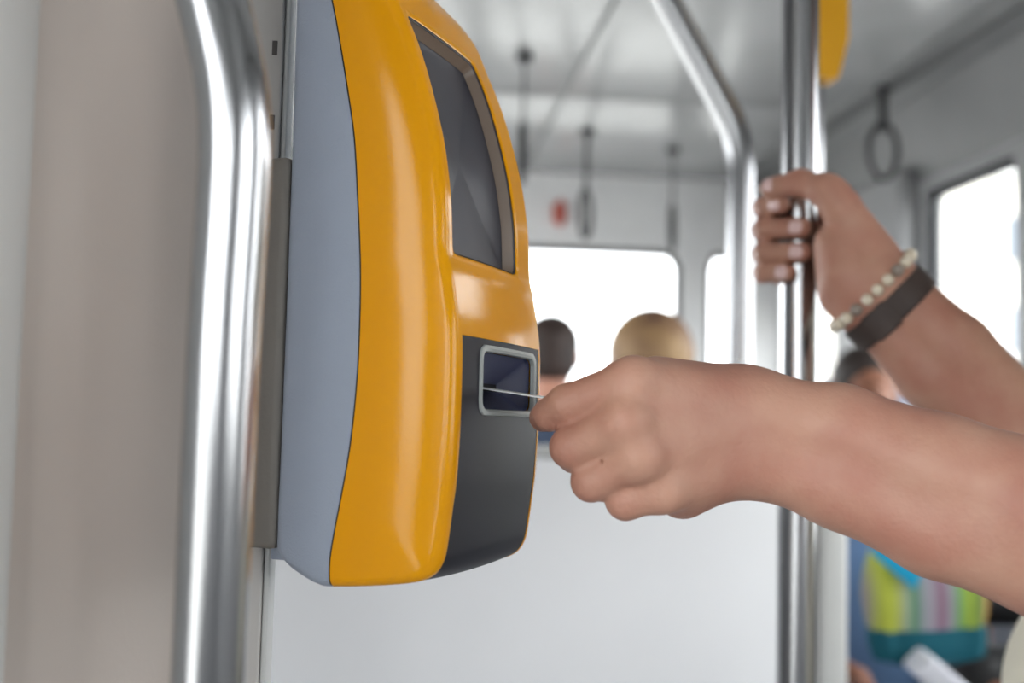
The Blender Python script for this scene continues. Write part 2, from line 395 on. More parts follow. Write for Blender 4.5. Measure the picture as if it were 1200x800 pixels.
# yellow box on the second pole
yb = empty('button_box', (.655, 1.58, 1.70), 'yellow plastic box with a chamfered lower corner, on the steel pole at the top edge', 'button box')
z0 = 1.712
MB().prism([(.590, z0+.004), (.596, z0), (.624, z0-.006), (.633, z0-.002), (.648, z0+.058), (.648, z0+.30), (.590, z0+.30)], (0, -.032, 0), (0, 1.598, 0)).build('shell', M['yellowbox'], yb, smooth=False)
MB().box((.592, 1.600, z0+.01), (.640, 1.619, z0+.28), .003).build('clamp', M['yellowbox'], yb)
MB().box((.610, 1.563, z0+.15), (.633, 1.5665, z0+.19), .004).build('button', M['red'], yb)

# hanging straps
def strap(x, y, L, rz, label, wd_=.045):
    e = empty('hanging_strap', (x, y, ZC), label, 'hanging strap')
    Rz = Matrix.Translation((x, y, ZC)) @ Matrix.Rotation(rz, 4, 'Z')
    MB().box((-.018, -.02, -.03), (.018, .02, 0), .004, Rz).build('mount', M['strap'], e)
    MB().box((-.013, -.003, -L+.13), (.013, .003, -.02), .002, Rz).build('band', M['strap'], e)
    loop = []
    for k in range(33):
        q = 2*pi*k/32; rx = wd_*(1-.35*cos(q)**2*(cos(q) > 0)); loop.append(Rz @ Vector((wd_*sin(q), 0, -L+.075+.075*cos(q))))
    MB().tube(loop, .009, 10, cap=False).build('handle_loop', M['strap'], e)
strap(1.31, 2.93, .27, radians(10), 'dark hanging strap loop near the right-hand window, beside the yellow box')
strap(.315, 2.85, .34, radians(80), 'leftmost dark hanging strap, blurred beside the validator screen')
strap(.60, 3.55, .36, radians(60), 'dark hanging strap above the left part of the end window')
strap(.93, 3.74, .36, radians(70), 'dark hanging strap in front of the pillar between the end windows')
hm = empty('emergency_hammer', (.60, 4.19, 1.97), 'small red emergency hammer high on the end wall above the window', 'hammer')
MB().box((.585, 4.165, 1.945), (.63, 4.199, 2.02), .006).build('holder', M['red'], hm)
MB().tube([(.607, 4.158, 1.93), (.607, 4.158, 2.03)], .008, 10).build('handle', M['red'], hm)
# ================================================================ LEFT SIDE: panel, post, handrail
a0 = Vector((-.112, .648, 0)); a1 = Vector((-.169, .520, 0)); dl = (a1-a0).normalized(); nl = Vector((dl.y, -dl.x, 0))
if nl.y > 0: nl = -nl
lp = empty('side_panel', ((a0+a1)/2), 'tall warm grey metal panel filling the left edge behind the handrail', 'panel')
def slab(p, q, th, z0, z1, name, m, par, bev=.002):
    d = (q-p).normalized(); n = Vector((-d.y, d.x, 0))
    Mx = Matrix(((d.x, n.x, 0, p.x), (d.y, n.y, 0, p.y), (0, 0, 1, 0), (0, 0, 0, 1)))
    return MB().box((0, -th/2, z0), ((q-p).length, th/2, z1), bev, Mx).build(name, m, par)
slab(a0, a1, .012, .02, ZC-.02, 'sheet', M['panelL'], lp)
a2 = a1+dl*.16
slab(a1+dl*.002+nl*.004, a2, .02, .02, ZC-.02, 'edge_frame', M['trim'], lp, .006)
# device frame of reference
A_ = radians(27); DN = Vector((cos(A_), -sin(A_), 0)); DW = Vector((sin(A_), cos(A_), 0)); DO = Vector((.0319, .5794, 1.2))
def D(n, w, z): return DO+DN*n+DW*w+Vector((0, 0, z))
DM = Matrix(((DN.x, DW.x, 0, DO.x), (DN.y, DW.y, 0, DO.y), (0, 0, 1, DO.z), (0, 0, 0, 1)))
po = empty('door_post', (-.105, .695, 0), 'light grey perforated post that the validator hangs on', 'post')
MB().box((-.140, .6555, 0), (-.0685, .692, ZC), .0015).build('column', M['post'], po)
MB().box((-.0683, .660, 0), (-.0650, .695, ZC), .001).build('flange', M['trim'], po)
for k in range(-5, 12):
    z = 1.368+k*.0435
    MB().box((-.0745, .6549, z-.0042), (-.0715, .6560, z+.0042)).build('slot_hole', M['slotdark'], po)
hr = empty('handrail', (-.066, .455, 0), 'thick brushed steel handrail in front of the left panel, bent at the top', 'handrail')
Rp = [(-.069, .472, .15), (-.0685, .468, .9), (-.0665, .458, 1.20), (-.0650, .4555, 1.275), (-.0645, .453, 1.305), (-.0665, .452, 1.328), (-.0715, .452, 1.35), (-.079, .453, 1.375), (-.094, .455, 1.42), (-.135, .462, 1.54)]
Rp = catmull(Rp, 6)
MB().tube(Rp, .0143, 48).build('tube', M['steel'], hr)
MB().tube([Rp[-1]+Vector((0, 0, -.001)), Rp[-1]+Vector((-.004, .10, .01))], .010, 20).build('bracket', M['steel'], hr)
MB().tube([Vector((-.069, .472, .17)), Vector((-.10, .60, .17))], .010, 20).build('bracket', M['steel'], hr)

# ================================================================ TICKET VALIDATOR
dv = empty('ticket_validator', D(-.06, .065, -.09), 'yellow and grey ticket validator with a dark screen and card slot', 'ticket machine')
mm = .001
Bc = [(-97, 281), (-84, 275), (-67, 262), (-50, 242), (-40.5, 222), (-29.5, 197), (-20.5, 170), (-14, 145), (-10, 121), (-8.6, 105), (-7.6, 88), (-5.0, 76), (-2.5, 62), (-.6, 50), (.3, 38), (.5, 22), (.4, 5), (.2, -10), (-.8, -30), (-2.5, -45), (-5, -65), (-7, -73), (-11, -79), (-18, -83), (-30, -85.5), (-50, -88), (-69, -89.6)]
Bd = [(p.x*mm, p.y*mm) for p in catmull([(a, b, 0) for a, b in Bc], 5)]
back = [(-69, -89.6), (-77, -89.4), (-87, -85.6), (-97, -80), (-103, -73), (-104.3, -62), (-104, 0), (-104, 120), (-105, 262), (-103, 280), (-97, 281)]
Kd = [(p.x*mm, p.y*mm) for p in catmull([(a, b, 0) for a, b in back], 5)]
OUT = np.array(Bd+Kd[1:-1])
def odist(n, z):
    p = np.array((n, z)); a = OUT; b = np.roll(OUT, -1, 0); ab = b-a
    h = np.clip(((p-a)*ab).sum(1)/((ab*ab).sum(1)+1e-12), 0, 1)
    return float(np.min(np.linalg.norm(p-a-h[:, None]*ab, axis=1)))
R0, WW = .005, .134
def hside(n, z):
    d = odist(n, z); e = R0-min(d, R0)
    return -.003+R0-sqrt(max(R0*R0-e*e, 0))+.0045*(1-min(d/.038, 1))**2
W0 = -.003+R0+.0045
sz = [227.1, 200.7, 169.1, 147.8, 115.7, 94.5, 73.9, 46.7, 19.7, -12.6, -36.9, -57, -75.9, -89.7]; sn = [-78.2, -71.6, -64.8, -60.9, -57.7, -55.8, -54.5, -54, -54.5, -57, -60.7, -64.4, -68.0, -69.0]
sz = [281, 255]+sz; sn = [-97, -87.5]+sn
def seam(z): # smooth interpolation
    zz = z/mm; xs = sz[::-1]; ys = sn[::-1]
    i = max(0, min(len(xs)-2, int(np.searchsorted(xs, zz))-1)); t = (zz-xs[i])/(xs[i+1]-xs[i]); t = min(max(t, 0), 1)
    m0 = (ys[i+1]-ys[max(i-1, 0)])/(xs[i+1]-xs[max(i-1, 0)]); j = min(i+2, len(xs)-1); m1 = (ys[j]-ys[i])/(xs[j]-xs[i]); H = xs[i+1]-xs[i]
    return ((2*t**3-3*t**2+1)*ys[i]+(t**3-2*t**2+t)*H*m0+(-2*t**3+3*t**2)*ys[i+1]+(t**3-t**2)*H*m1)*mm
def crown(w): return .0016*(1-((w-WW/2)/(WW/2-.0065))**2)
def surf(w, t, off=0):                     # front strip surface, t indexes the outline
    t = min(max(t, 0), len(Bd)-1-1e-6); i = int(t); f = t-i
    p = Vector(Bd[i]).lerp(Vector(Bd[i+1]), f); q0 = Vector(Bd[max(i-1, 0)]); q1 = Vector(Bd[min(i+2, len(Bd)-1)])
    tg = (q1-q0).normalized(); nr = Vector((-tg.y, tg.x))
    if i < len(Bd)-8 and nr.x < 0: nr = -nr
    e = min(1, min(t, len(Bd)-1-t)/8)
    p = p+nr*(crown(w)*e+off)
    return D(p.x, w, p.y)
def tz(z):
    for i in range(len(Bd)-1):
        if Bd[i][1] >= z >= Bd[i+1][1]: return i+(Bd[i][1]-z)/(Bd[i][1]-Bd[i+1][1])
def grid(mb, rows):
    n = len(rows[0]); mb.add([p for r in rows for p in r], [(i*n+j, i*n+j+1, (i+1)*n+j+1, (i+1)*n+j) for i in range(len(rows)-1) for j in range(n-1)])
mb = MB(); NU = 26
for farside in (0, 1):
    rows = []
    for (bn, bz) in Bd:
        an = seam(bz)+.0005; row = []
        for k in range(NU+1):
            u = 1-(1-k/NU)**2.2; nn = an+(bn-an)*u; h = hside(nn, bz) if k < NU else W0
            row.append(D(nn, WW-h if farside else h, bz))
        rows.append(row)
    grid(mb, rows)
    # lip at the seam
    grid(mb, [[r[0] for r in rows], [r[0]+DW*(.003 if not farside else -.003) for r in rows]])
sx0, sx1, sz0, sz1 = .0095, .107, .085, .222
px0, px1, pz1 = .0082, .1262, .044
cols = [W0, .0082, sx0]+[sx0+(sx1-sx0)*k/14 for k in range(1, 14)]+[sx1, .114, .120, px1, WW-W0]
tS1, tS0, tP1 = tz(sz1), tz(sz0), tz(pz1); tPe = float([i for i, p in enumerate(Bd) if p[1] < -.079 and p[0] < -.030][0])
rws = sorted({float(i) for i in range(len(Bd))} | {round(tS1, 4), round(tS0, 4), round(tP1, 4), tPe})
tS1, tS0, tP1 = round(tS1, 4), round(tS0, 4), round(tP1, 4)
for i in range(len(rws)-1):
    for j in range(len(cols)-1):
        tm = (rws[i]+rws[i+1])/2; cm = (cols[j]+cols[j+1])/2
        if tS1 < tm < tS0 and sx0 < cm < sx1: continue
        if tP1 < tm < tPe and px0 < cm < px1: continue
        mb.add([surf(cols[j], rws[i]), surf(cols[j+1], rws[i]), surf(cols[j+1], rws[i+1]), surf(cols[j], rws[i+1])], [(0, 1, 2, 3)])
# screen opening, rounded corners then chamfer then wall
def loop_wt(xs, ts): return [(x, ts[0]) for x in xs[:-1]]+[(xs[-1], t) for t in ts[:-1]]+[(x, ts[-1]) for x in xs[:0:-1]]+[(xs[0], t) for t in ts[:0:-1]]
def rr_wt(p, x0, x1, t0, t1, ins, rc):     # nearest point on a rounded rectangle, in metres, returned as (w, t)
    za = tzinv(t0); zb = tzinv(t1); q = rr_near((p[0], tzinv(p[1])), x0, x1, min(za, zb), max(za, zb), ins, rc)
    return (q[0], tz(q[1]))
def tzinv(t): i = min(int(t), len(Bd)-2); return Bd[i][1]+(Bd[i+1][1]-Bd[i][1])*(t-i)
xs = [c for c in cols if sx0-1e-9 <= c <= sx1+1e-9]; ts = [t for t in rws if tS1 <= t <= tS0]
Bo = loop_wt(xs, ts); L1 = [rr_wt(p, sx0, sx1, tS1, tS0, .0006, .005) for p in Bo]; L2 = [rr_wt(p, sx0, sx1, tS1, tS0, .0022, .0042) for p in Bo]; L3 = [rr_wt(p, sx0, sx1, tS1, tS0, .0045, .003) for p in Bo]
bridge(mb, [[surf(*p) for p in Bo], [surf(*p) for p in L1], [surf(*p, -.0012) for p in L2]])
# panel opening walls
tsP = [t for t in rws if tP1 <= t <= tPe]; xsP = [c for c in cols if px0-1e-9 <= c <= px1+1e-9]
Bp = loop_wt(xsP, tsP); bridge(mb, [[surf(*p) for p in Bp], [surf(*p, -.003) for p in Bp]])
o = mb.build('front_shell', M['yellow'], dv, angle=50)
# dark gasket at the edge of the screen + display
mb = MB(); bridge(mb, [[surf(*p, -.0015) for p in [rr_wt(q, sx0, sx1, tS1, tS0, .0024, .004) for q in Bo]], [surf(*p, -.0022) for p in [rr_wt(q, sx0, sx1, tS1, tS0, .0034, .0038) for q in Bo]]])
mb.build('screen_gasket', M['black'], dv)
mb = MB(); bridge(mb, [[surf(*p, -.0018) for p in [rr_wt(q, sx0, sx1, tS1, tS0, .0030, .0039) for q in Bo]], [surf(*p, -.009) for p in [rr_wt(q, sx0, sx1, tS1, tS0, .0046, .003) for q in Bo]]])
mb.build('screen_bezel', M['bezel'], dv)
mb = MB(); LD = [rr_wt(q, sx0, sx1, tS1, tS0, .002, .004) for q in Bo]; ld = [surf(*p, -.0088) for p in LD]
cen = sum(ld, Vector())/len(ld); rings = [[cen.lerp(p, s) for p in ld] for s in (1, .66, .33)]; bridge(mb, rings)
k = len(mb.v); mb.v.append(cen); n_ = len(ld); mb.f += [(2*n_+i, 2*n_+(i+1) % n_, k) for i in range(n_)]
mb.build('screen', M['screen'], dv)
# grey rear housing
mb = MB()
def backn(z):
    best = None
    for i in range(len(Kd)-1):
        (n0, z0_), (n1, z1_) = Kd[i], Kd[i+1]
        if min(z0_, z1_)-1e-9 <= z <= max(z0_, z1_)+1e-9 and abs(z1_-z0_) > 1e-9:
            q = n0+(n1-n0)*(z-z0_)/(z1_-z0_); best = q if best is None else min(best, q)
    return best if best is not None else -.1
zs = [z for z in np.concatenate([np.linspace(-.0895, -.07, 12), np.linspace(-.065, .265, 34), np.linspace(.268, .2808, 8)])]
for farside in (0, 1):
    rows = []
    for z in zs:
        a = backn(z); b = seam(z)-.0006; row = []
        for k in range(21):
            u = .5-.5*cos(pi*k/20); nn = a+(b-a)*u; h = hside(nn, z)+.0004
            if k == 0: h = W0
            row.append(D(nn, WW-h if farside else h, z))
        rows.append(row)
    grid(mb, rows)
ks = [W0+(WW-2*W0)*k/4 for k in range(5)]
grid(mb, [[D(p[0], w, p[1]) for w in ks] for p in Kd])
mb.build('rear_housing', M['housing'], dv, angle=50)
# seam gasket
for farside in (0, 1):
    mb = MB(); r1, r2 = [], []
    for z in np.linspace(-.0888, .279, 70):
        s_ = seam(z)
        for L_, dn in ((r1, -.0016), (r2, .0016)):
            h = hside(s_+dn, z)+.0011; L_.append(D(s_+dn, WW-h if farside else h, z))
    grid(mb, [r1, r2]); mb.build('seam_gasket', M['black'], dv)
# card panel (dark) with the slot
sl = (.0300, .1190, .0025, .0410)
pc = sorted({px0+.0005, px1-.0005, sl[0]-.002, sl[1]+.002} | {sl[0]-.002+(sl[1]-sl[0]+.004)*k/12 for k in range(13)} | {.014, .020})
tA, tB = tz(sl[3]+.0012), tz(sl[2]-.002)
tend = tPe-.25
pr = sorted({tP1+.06, tA, tB, tend} | {t for t in rws if tP1+.1 < t < tend and not (tA < t < tB)} | {tA+(tB-tA)*k/8 for k in range(9)})
mb = MB()
x0_, x1_ = sl[0]-.002, sl[1]+.002
for i in range(len(pr)-1):
    for j in range(len(pc)-1):
        tm = (pr[i]+pr[i+1])/2; cm = (pc[j]+pc[j+1])/2
        if tA < tm < tB and x0_ < cm < x1_: continue
        mb.add([surf(pc[j], pr[i], -.0003), surf(pc[j+1], pr[i], -.0003), surf(pc[j+1], pr[i+1], -.0003), surf(pc[j], pr[i+1], -.0003)], [(0, 1, 2, 3)])
xs = [c for c in pc if x0_-1e-9 <= c <= x1_+1e-9]; ts = [t for t in pr if tA-1e-9 <= t <= tB+1e-9]
Bo2 = loop_wt(xs, ts)
def rr2(p, ins, rc): q = rr_near((p[0], tzinv(p[1])), *sl, ins, rc); return (q[0], tz(q[1]))
bridge(mb, [[surf(*p, -.0003) for p in Bo2], [surf(*rr2(p, 0, .007), -.0003) for p in Bo2], [surf(*rr2(p, 0, .007), -.003) for p in Bo2]])
Bp2 = loop_wt(pc, pr); bridge(mb, [[surf(*p, -.0003) for p in Bp2], [surf(*p, -.0028) for p in Bp2]])
pn = mb.build('card_panel', M['panel'], dv, angle=50)
mb = MB()
prof = [(0, -.0008, .007), (.0003, .0006, .007), (.0020, .0011, .0062), (.0034, .0004, .0055), (.0038, -.002, .005)]
bridge(mb, [[surf(*rr2(p, a, c), b) for p in Bo2] for a, b, c in prof])
mb.build('slot_frame', M['frame'], dv)
# funnel: from the frame down to a thin slit
mb = MB(); zsl = .0195
def slit(p):
    w, z = p[0], tzinv(p[1]); fx = (w-sl[0])/(sl[1]-sl[0]); fz = (z-sl[2])/(sl[3]-sl[2])
    return (.041+fx*.066, zsl+(fz-.5)*.003)
loops = []
for (s, dep) in ((0, -.0015), (.0, -.004), (.3, -.009), (.65, -.015), (1, -.021)):
    lp_ = []
    for p in Bo2:
        q = rr2(p, .0038, .005); w, z = q[0], tzinv(q[1]); sw, szz = slit(p)
        ww = w+(sw-w)*s; zz = z+(szz-z)*s; lp_.append(D(-.0005+dep, ww, zz))
    loops.append(lp_)
bridge(mb, loops); mb.build('slot_funnel', M['funnel'], dv, angle=25)
MB().box((-.024, .040, zsl-.0022), (-.0205, .109, zsl+.0022), 0, DM).build('slot_throat', M['black'], dv)
# mounting sleeve and foot
MB().box((-.1285, .000, -.072), (-.1035, .030, .1425), .004, DM).build('mounting_sleeve', M['sleeve'], dv)
MB().box((-.118, .020, -.080), (-.090, .050, -.070), .001, DM).build('mounting_foot', M['housing'], dv)

# the card held in the slot
cm_ = MB(); c1, c2 = .046, .100
def cp(n, w, z, dz=0): return D(n, w, z+dz)
rows = []
for k in range(9):
    n = -.0185+.066*k/8; z = .0190-.0085*(k/8)
    rows.append((n, z))
V = []; 
for n, z in rows: V += [D(n, c1, z), D(n, c2, z-.0005), D(n, c2, z+.0002), D(n, c1, z+.0007)]
Fs = []
for i in range(8):
    for j in range(4): Fs.append((i*4+j, i*4+(j+1) % 4, (i+1)*4+(j+1) % 4, (i+1)*4+j))
Fs += [(0, 1, 2, 3), (35, 34, 33, 32)]
tk = tag(cm_.add(V, Fs).build('travel_card', M['card'], smooth=False), 'thin white travel card held in the validator slot by the near hand', 'card')

# ================================================================ THE PASSENGER WITH THE CARD
PX = lambda px, py, d: at(px, py, d)
def chain(pts, rs, k=.004): return (k, [cap(pts[i], pts[i+1], rs[i], rs[i+1]) for i in range(len(pts)-1)])
# near (left) hand and arm
def off(p, dx, dy, dz=0): return p+RT*dx-UP*dy+FW*dz
W = PX(880, 506, .617)
wu, wl_ = off(W, 0, -.0125), off(W, 0, .0125)
F1 = PX(1100, 581, .592); F0 = PX(985, 535, .608); F2 = PX(1250, 627, .572); EL = PX(1480, 690, .555)
SL = Vector((.72, .62, 1.40)); SR = Vector((.78, 1.10, 1.40))
mI, mM, mR, mP = PX(742, 448, .582), PX(734, 494, .577), PX(750, 534, .579), PX(778, 573, .587)
fi = chain([mI, PX(664, 473, .594), PX(645, 485, .602), PX(637, 489, .614)], [.0122, .0098, .0084, .0078])
fm = chain([mM, PX(669, 524, .590), PX(674, 533, .616), PX(700, 520, .634)], [.0118, .0104, .0092, .008])
fr = chain([mR, PX(693, 564, .590), PX(698, 565, .616), PX(725, 545, .634)], [.0115, .0100, .009, .008])
fp = chain([mP, PX(733, 586, .592), PX(738, 580, .614), PX(765, 560, .629)], [.0112, .0098, .0082, .0072])
fing = (.0040, [fi, fm, fr, fp])
th = chain([PX(850, 462, .634), PX(765, 456, .648), PX(695, 466, .648), PX(652, 482, .634)], [.014, .0125, .0105, .0085], .006)
palm = (.009, [cap(wu, mI, .019, .0125), cap(off(W, 0, -.004), mM, .020, .0122), cap(off(W, 0, .004), mR, .019, .0118), cap(wl_, mP, .018, .0115),
               cap(PX(860, 540, .622), PX(800, 572, .608), .017, .0163), cap(PX(870, 464, .632), PX(768, 448, .604), .016, .0140), cap(PX(830, 510, .614), PX(770, 510, .600), .020, .015), cap(PX(700, 538, .606), PX(745, 514, .598), .0085, .010),
               cap(mM-FW*.0045, mM-FW*.0045, .0090, .0090), cap(mR-FW*.004, mR-FW*.004, .0085, .0085)])
hand_l = (.0045, [(.007, [palm, fing]), th])
arm_l = (.008, [cap(wu, off(F0, 0, -.014), .0200, .0235), cap(wl_, off(F0, 0, .014), .0200, .0235), cap(off(F0, 0, -.014), off(F1, 0, -.014), .0235, .028), cap(off(F0, 0, .014), off(F1, 0, .014),   .0235, .0275),
               cap(off(F1, 0, -.014), off(F2, 0, -.009), .028, .036), cap(off(F1, 0, .014), off(F2, 0, .009), .0275, .036), cap(F2, EL, .044, .040), cap(EL, SL, .042, .052)])
left = (.014, [hand_l, arm_l])
# tendon ridges and knuckles read as gentle bumps
# far (right) hand on the pole
KH = 1.113                               # size of the far hand against an average one
def big(t): return ('c', t[1], t[2], t[3]*KH, t[4]*KH) if t[0] == 'c' else (t[0], [big(i) for i in t[1]])
pc_ = PX(936, 290, 1.030)
def hp(dx, dy_px, dd):                   # offset from the pole axis: right, image row, away
    b = PX(936, dy_px, 1.030); return b+RT*dx*KH+FW*dd*KH
def finger_r(y, tipdx, r, my, tip_dd=-.0235):
    return chain([hp(.036, my, .016), hp(.012, y, .031), hp(-.010, y, .029), hp(-.0265, y, .011), hp(-.0275, y+1, -.006), hp(tipdx, y+2, tip_dd)], [r*1.25, r*1.12, r*1.06, r*1.04, r, r*.92])
rf = (.0016, [finger_r(241, -.0195, .0078, 248, -.020), finger_r(268, -.0035, .0086, 272), finger_r(296, -.003, .0084, 297), finger_r(319, -.0145, .0076, 320, -.022)])
W2 = PX(1026, 344, 0.955)
bd = (RT*75+UP*90).normalized()
G1 = PX(1108, 424, 0.946); E2 = PX(1325, 640, .930)
thr = (.006, [cap(PX(1024, 297, 0.959), PX(985, 243, 0.966), .0175, .0145), cap(PX(985, 243, 0.966), PX(968, 222, 0.971), .0145, .0125), cap(PX(975, 226, 0.968), PX(938, 214, 0.988), .0125, .0098), cap(PX(938, 214, 0.988), PX(903, 220, 1.005), .0100, .0082)])
pr_ = (.012, [cap(W2+bd*KH*.014, PX(990, 252, 1.007), .0195, .0145), cap(W2+bd*KH*.004, PX(983, 275, 1.024), .0205, .0140), cap(W2-bd*KH*.006, PX(982, 300, 1.030), .0200, .0130), cap(W2-bd*KH*.014, PX(982, 322, 1.024), .0185, .0125),
              cap(PX(1000, 290, 0.966), PX(1012, 325, 0.959), .020, .021), cap(PX(985, 345, 0.966), PX(978, 300, 0.985), .0165, .015), cap(PX(990, 322, 0.959), PX(980, 285, 0.971), .018, .016)])
hand_r = big((.0055, [(.006, [pr_, rf]), thr]))
arm_r = (.008, [big((.008, [cap(W2+bd*KH*.012, G1+bd*KH*.012, .0205, .026), cap(W2-bd*KH*.012, G1-bd*KH*.012, .0205, .027), cap(G1+bd*KH*.012, E2, .026, .036), cap(G1-bd*KH*.012, E2, .027, .036)])), cap(E2, SR, .042, .052)])
right = (.013, [hand_r, arm_r])
# head, neck, trunk (faces -X, towards the validator)
HC = Vector((.72, .85, 1.625))
def head_tree(c, f, s=1.0):               # f = facing direction
    f = Vector(f).normalized(); l = Vector((0, 0, 1)).cross(f); u = Vector((0, 0, 1)); Mx = [[f.x, l.x, 0], [f.y, l.y, 0], [f.z, l.z, 1]]
    def p(a, b, e): return c+f*a*s+l*b*s+u*e*s
    ears = [ell(p(-.005, q*.077, -.005), (.018*s, .009*s, .031*s), Mx) for q in (-1, 1)]
    return ('-', .006, (.012, [ell(p(-.012, 0, .025), (.096*s, .076*s, .088*s), Mx), ell(p(.022, 0, -.035), (.066*s, .058*s, .078*s), Mx), cap(p(.055, 0, -.09), p(.06, 0, -.085), .024*s, .022*s),
                       (.006, [cap(p(.082, 0, .012), p(.104, 0, -.028), .008*s, .013*s), cap(p(.080, -.018, .030), p(.080, .018, .030), .011*s, .011*s), cap(p(.082, -.016, -.060), p(.082, .016, -.060), .009*s, .009*s)]),
                       (.003, ears), cap(p(-.025, 0, -.06), p(-.035, 0, -.16), .056*s, .058*s)]),
            (.002, [ell(p(.094, q*.032, .008), (.012*s, .016*s, .010*s), Mx) for q in (-1, 1)]))
def hair_tree(c, f, s=1.0, long=0):
    f = Vector(f).normalized(); l = Vector((0, 0, 1)).cross(f); Mx = [[f.x, l.x, 0], [f.y, l.y, 0], [f.z, l.z, 1]]
    def p(a, b, e): return c+f*a*s+l*b*s+Vector((0, 0, e*s))
    base = (.01, [ell(p(-.018, 0, .034), (.098*s, .083*s, .088*s), Mx), ell(p(-.035, 0, -.02-long*.03), (.072*s, .078*s, (.07+long*.04)*s), Mx)])
    return ('-', .008, base, ell(p(.085, 0, -.045), (.075*s, .09*s, .09*s), Mx))
TX = lambda x, y, z: (x, y, z)
trunk = (.05, [cap((.735, .70, 1.36), (.745, .99, 1.36), .062, .062), cap((.725, .77, 1.30), (.73, .93, 1.30), .085, .085), cap((.66, .80, 1.08), (.665, .91, 1.08), .082, .082), cap((.68, .78, .94), (.68, .93, .94), .085, .085), cap((.735, .85, 1.38), HC+Vector((.02, 0, -.08)), .055, .054)])
body_tree = (.02, [left, right, (.03, [trunk, cap(SL, (.735, .72, 1.36), .055, .06), cap(SR, (.745, .98, 1.36), .055, .06)]), head_tree(HC, (-1, -.1, -.12))])
pe = empty('person', (.68, .85, 0), 'person at the right edge in a cream shirt, holding the card and gripping the pole', 'person')
bo = organic('body', body_tree, (.03, .44, .86), (.88, 1.20, 1.77), .0025, M['skin'], pe)
organic('hair', hair_tree(HC, (-1, -.1, 0)), (HC.x-.14, HC.y-.13, HC.z-.16), (HC.x+.14, HC.y+.13, HC.z+.15), .004, M['hairdark'], pe, 2)
def inflate(t, k):
    if t[0] == 'c': return ('c', t[1], t[2], t[3]+k, t[4]+k)
    if t[0] == 'e': return ('e', t[1], t[2]+k, t[3])
    return (t[0], [inflate(i, k) for i in t[1]])
slv = (.03, [cap(SL.lerp(EL, .55), SL, .062, .066), cap(SR.lerp(E2, .55), SR, .062, .066)])
shirt = ('-', .004, (.04, [inflate((.05, trunk[1][:4]), .012), slv, cap(SL, (.735, .75, 1.37), .066, .07), cap(SR, (.745, .95, 1.37), .066, .07), cap((.66, .79, .97), (.66, .92, .97), .110, .110), cap((.67, .80, 1.14), (.675, .91, 1.14), .098, .098), cap((.637, .84, .98), (.637, .93, .98), .096, .096)]),
         (.01, [cap((.73, .85, 1.44), (.71, .85, 1.60), .066, .07)]))
organic('shirt', shirt, (.42, .48, .84), (.94, 1.24, 1.50), .005, M['shirt'], pe, 2)
legs = (.03, [cap((.68, .80, .92), (.68, .91, .92), .10, .10), cap((.68, .775, .86), (.665, .76, .48), .085, .058), cap((.665, .76, .48), (.68, .75, .09), .058, .048), cap((.68, .935, .86), (.66, .96, .48), .085, .058), cap((.66, .96, .48), (.69, .97, .09), .058, .048)])
organic('trousers', legs, (.53, .62, .03), (.83, 1.11, 1.06), .007, M['trousers'], pe, 2)
for yy, xx in ((.75, .68), (.97, .69)):
    organic('shoe', (.02, [cap((xx+.02, yy, .05), (xx-.05, yy, .045), .042, .038), cap((xx-.05, yy, .045), (xx-.15, yy, .033), .038, .030)]), (xx-.22, yy-.07, 0), (xx+.09, yy+.07, .13), .006, M['shoe'], pe, 2)
# eyes
for q in (-1, 1):
    f_ = Vector((-1, -.1, -.0)).normalized(); l_ = Vector((0, 0, 1)).cross(f_); ec = HC+f_*.079+l_*q*.031+Vector((0, 0, .006))
    ey = MB().ball(ec, .0115, 16).build('eye', M['eyewhite'], pe); MB().ball(ec+f_*.0072, .0052, 12).build('iris', M['iris'], ey)
    MB().tube([HC+f_*.090+l_*q*.016+Vector((0, 0, .029)), HC+f_*.088+l_*q*.034+Vector((0, 0, .033)), HC+f_*.076+l_*q*.050+Vector((0, 0, .027))], .0034, 8).build('eyebrow', M['hairdark'], pe)
# fingernails
def nail(c, nrm, dirv, w=.0060, l=.0066, name='fingernail'):
    nrm = nrm.normalized(); dirv = (dirv-nrm*dirv.dot(nrm)).normalized(); sd_ = nrm.cross(dirv)
    V = []; Fc = []; n = 8
    for lay, dz in ((0, .0004), (1, -.0012)):
        for i in range(n+1):
            for j in range(n+1):
                a = -1+2*i/n; b = -1+2*j/n; e = sqrt(max(0, 1-b*b*.25)); a2 = a*sqrt(max(0, 1-.35*b*b)); b2 = b*sqrt(max(0, 1-.35*a*a))
                V.append(c+sd_*a2*w+dirv*b2*l+nrm*(dz-.0022*a2*a2-.0006*b2*b2))
    m_ = (n+1)**2
    for lay in (0, 1):
        for i in range(n):
            for j in range(n):
                q = lay*m_+i*(n+1)+j; Fc.append((q, q+1, q+n+2, q+n+1))
    ed = [i*(n+1) for i in range(n+1)]+[n*(n+1)+j for j in range(1, n+1)]+[i*(n+1)+n for i in range(n-1, -1, -1)]+[j for j in range(n-1, 0, -1)]
    for i in range(len(ed)): a, b = ed[i], ed[(i+1) % len(ed)]; Fc.append((a, b, b+m_, a+m_))
    return mesh_obj(name, V, Fc, M['nail'], pe, True, 60)
def tip_nail(prev, tip, r, outv, back=.15):
    c = tip.lerp(prev, back); d = (tip-prev); out = outv-d.normalized()*outv.dot(d.normalized()); out.normalize(); nail(c+out*r, out, d)
for (y, tdx, r, dd) in ((241, -.0195, .0078, -.020), (268, -.0035, .0086, -.0235), (296, -.003, .0084, -.0235), (319, -.0145, .0076, -.022)):
    tip = hp(tdx, y+2, dd); prev = hp(-.0275, y+1, -.006)
    tip_nail(prev, tip, r*.94*KH, (tip-hp(0, y+1, 0))*1.0-FW*.02, .1)
tip_nail(PX(938, 214, .988), PX(903, 220, 1.005), .0092, -FW+UP*.25, .1)
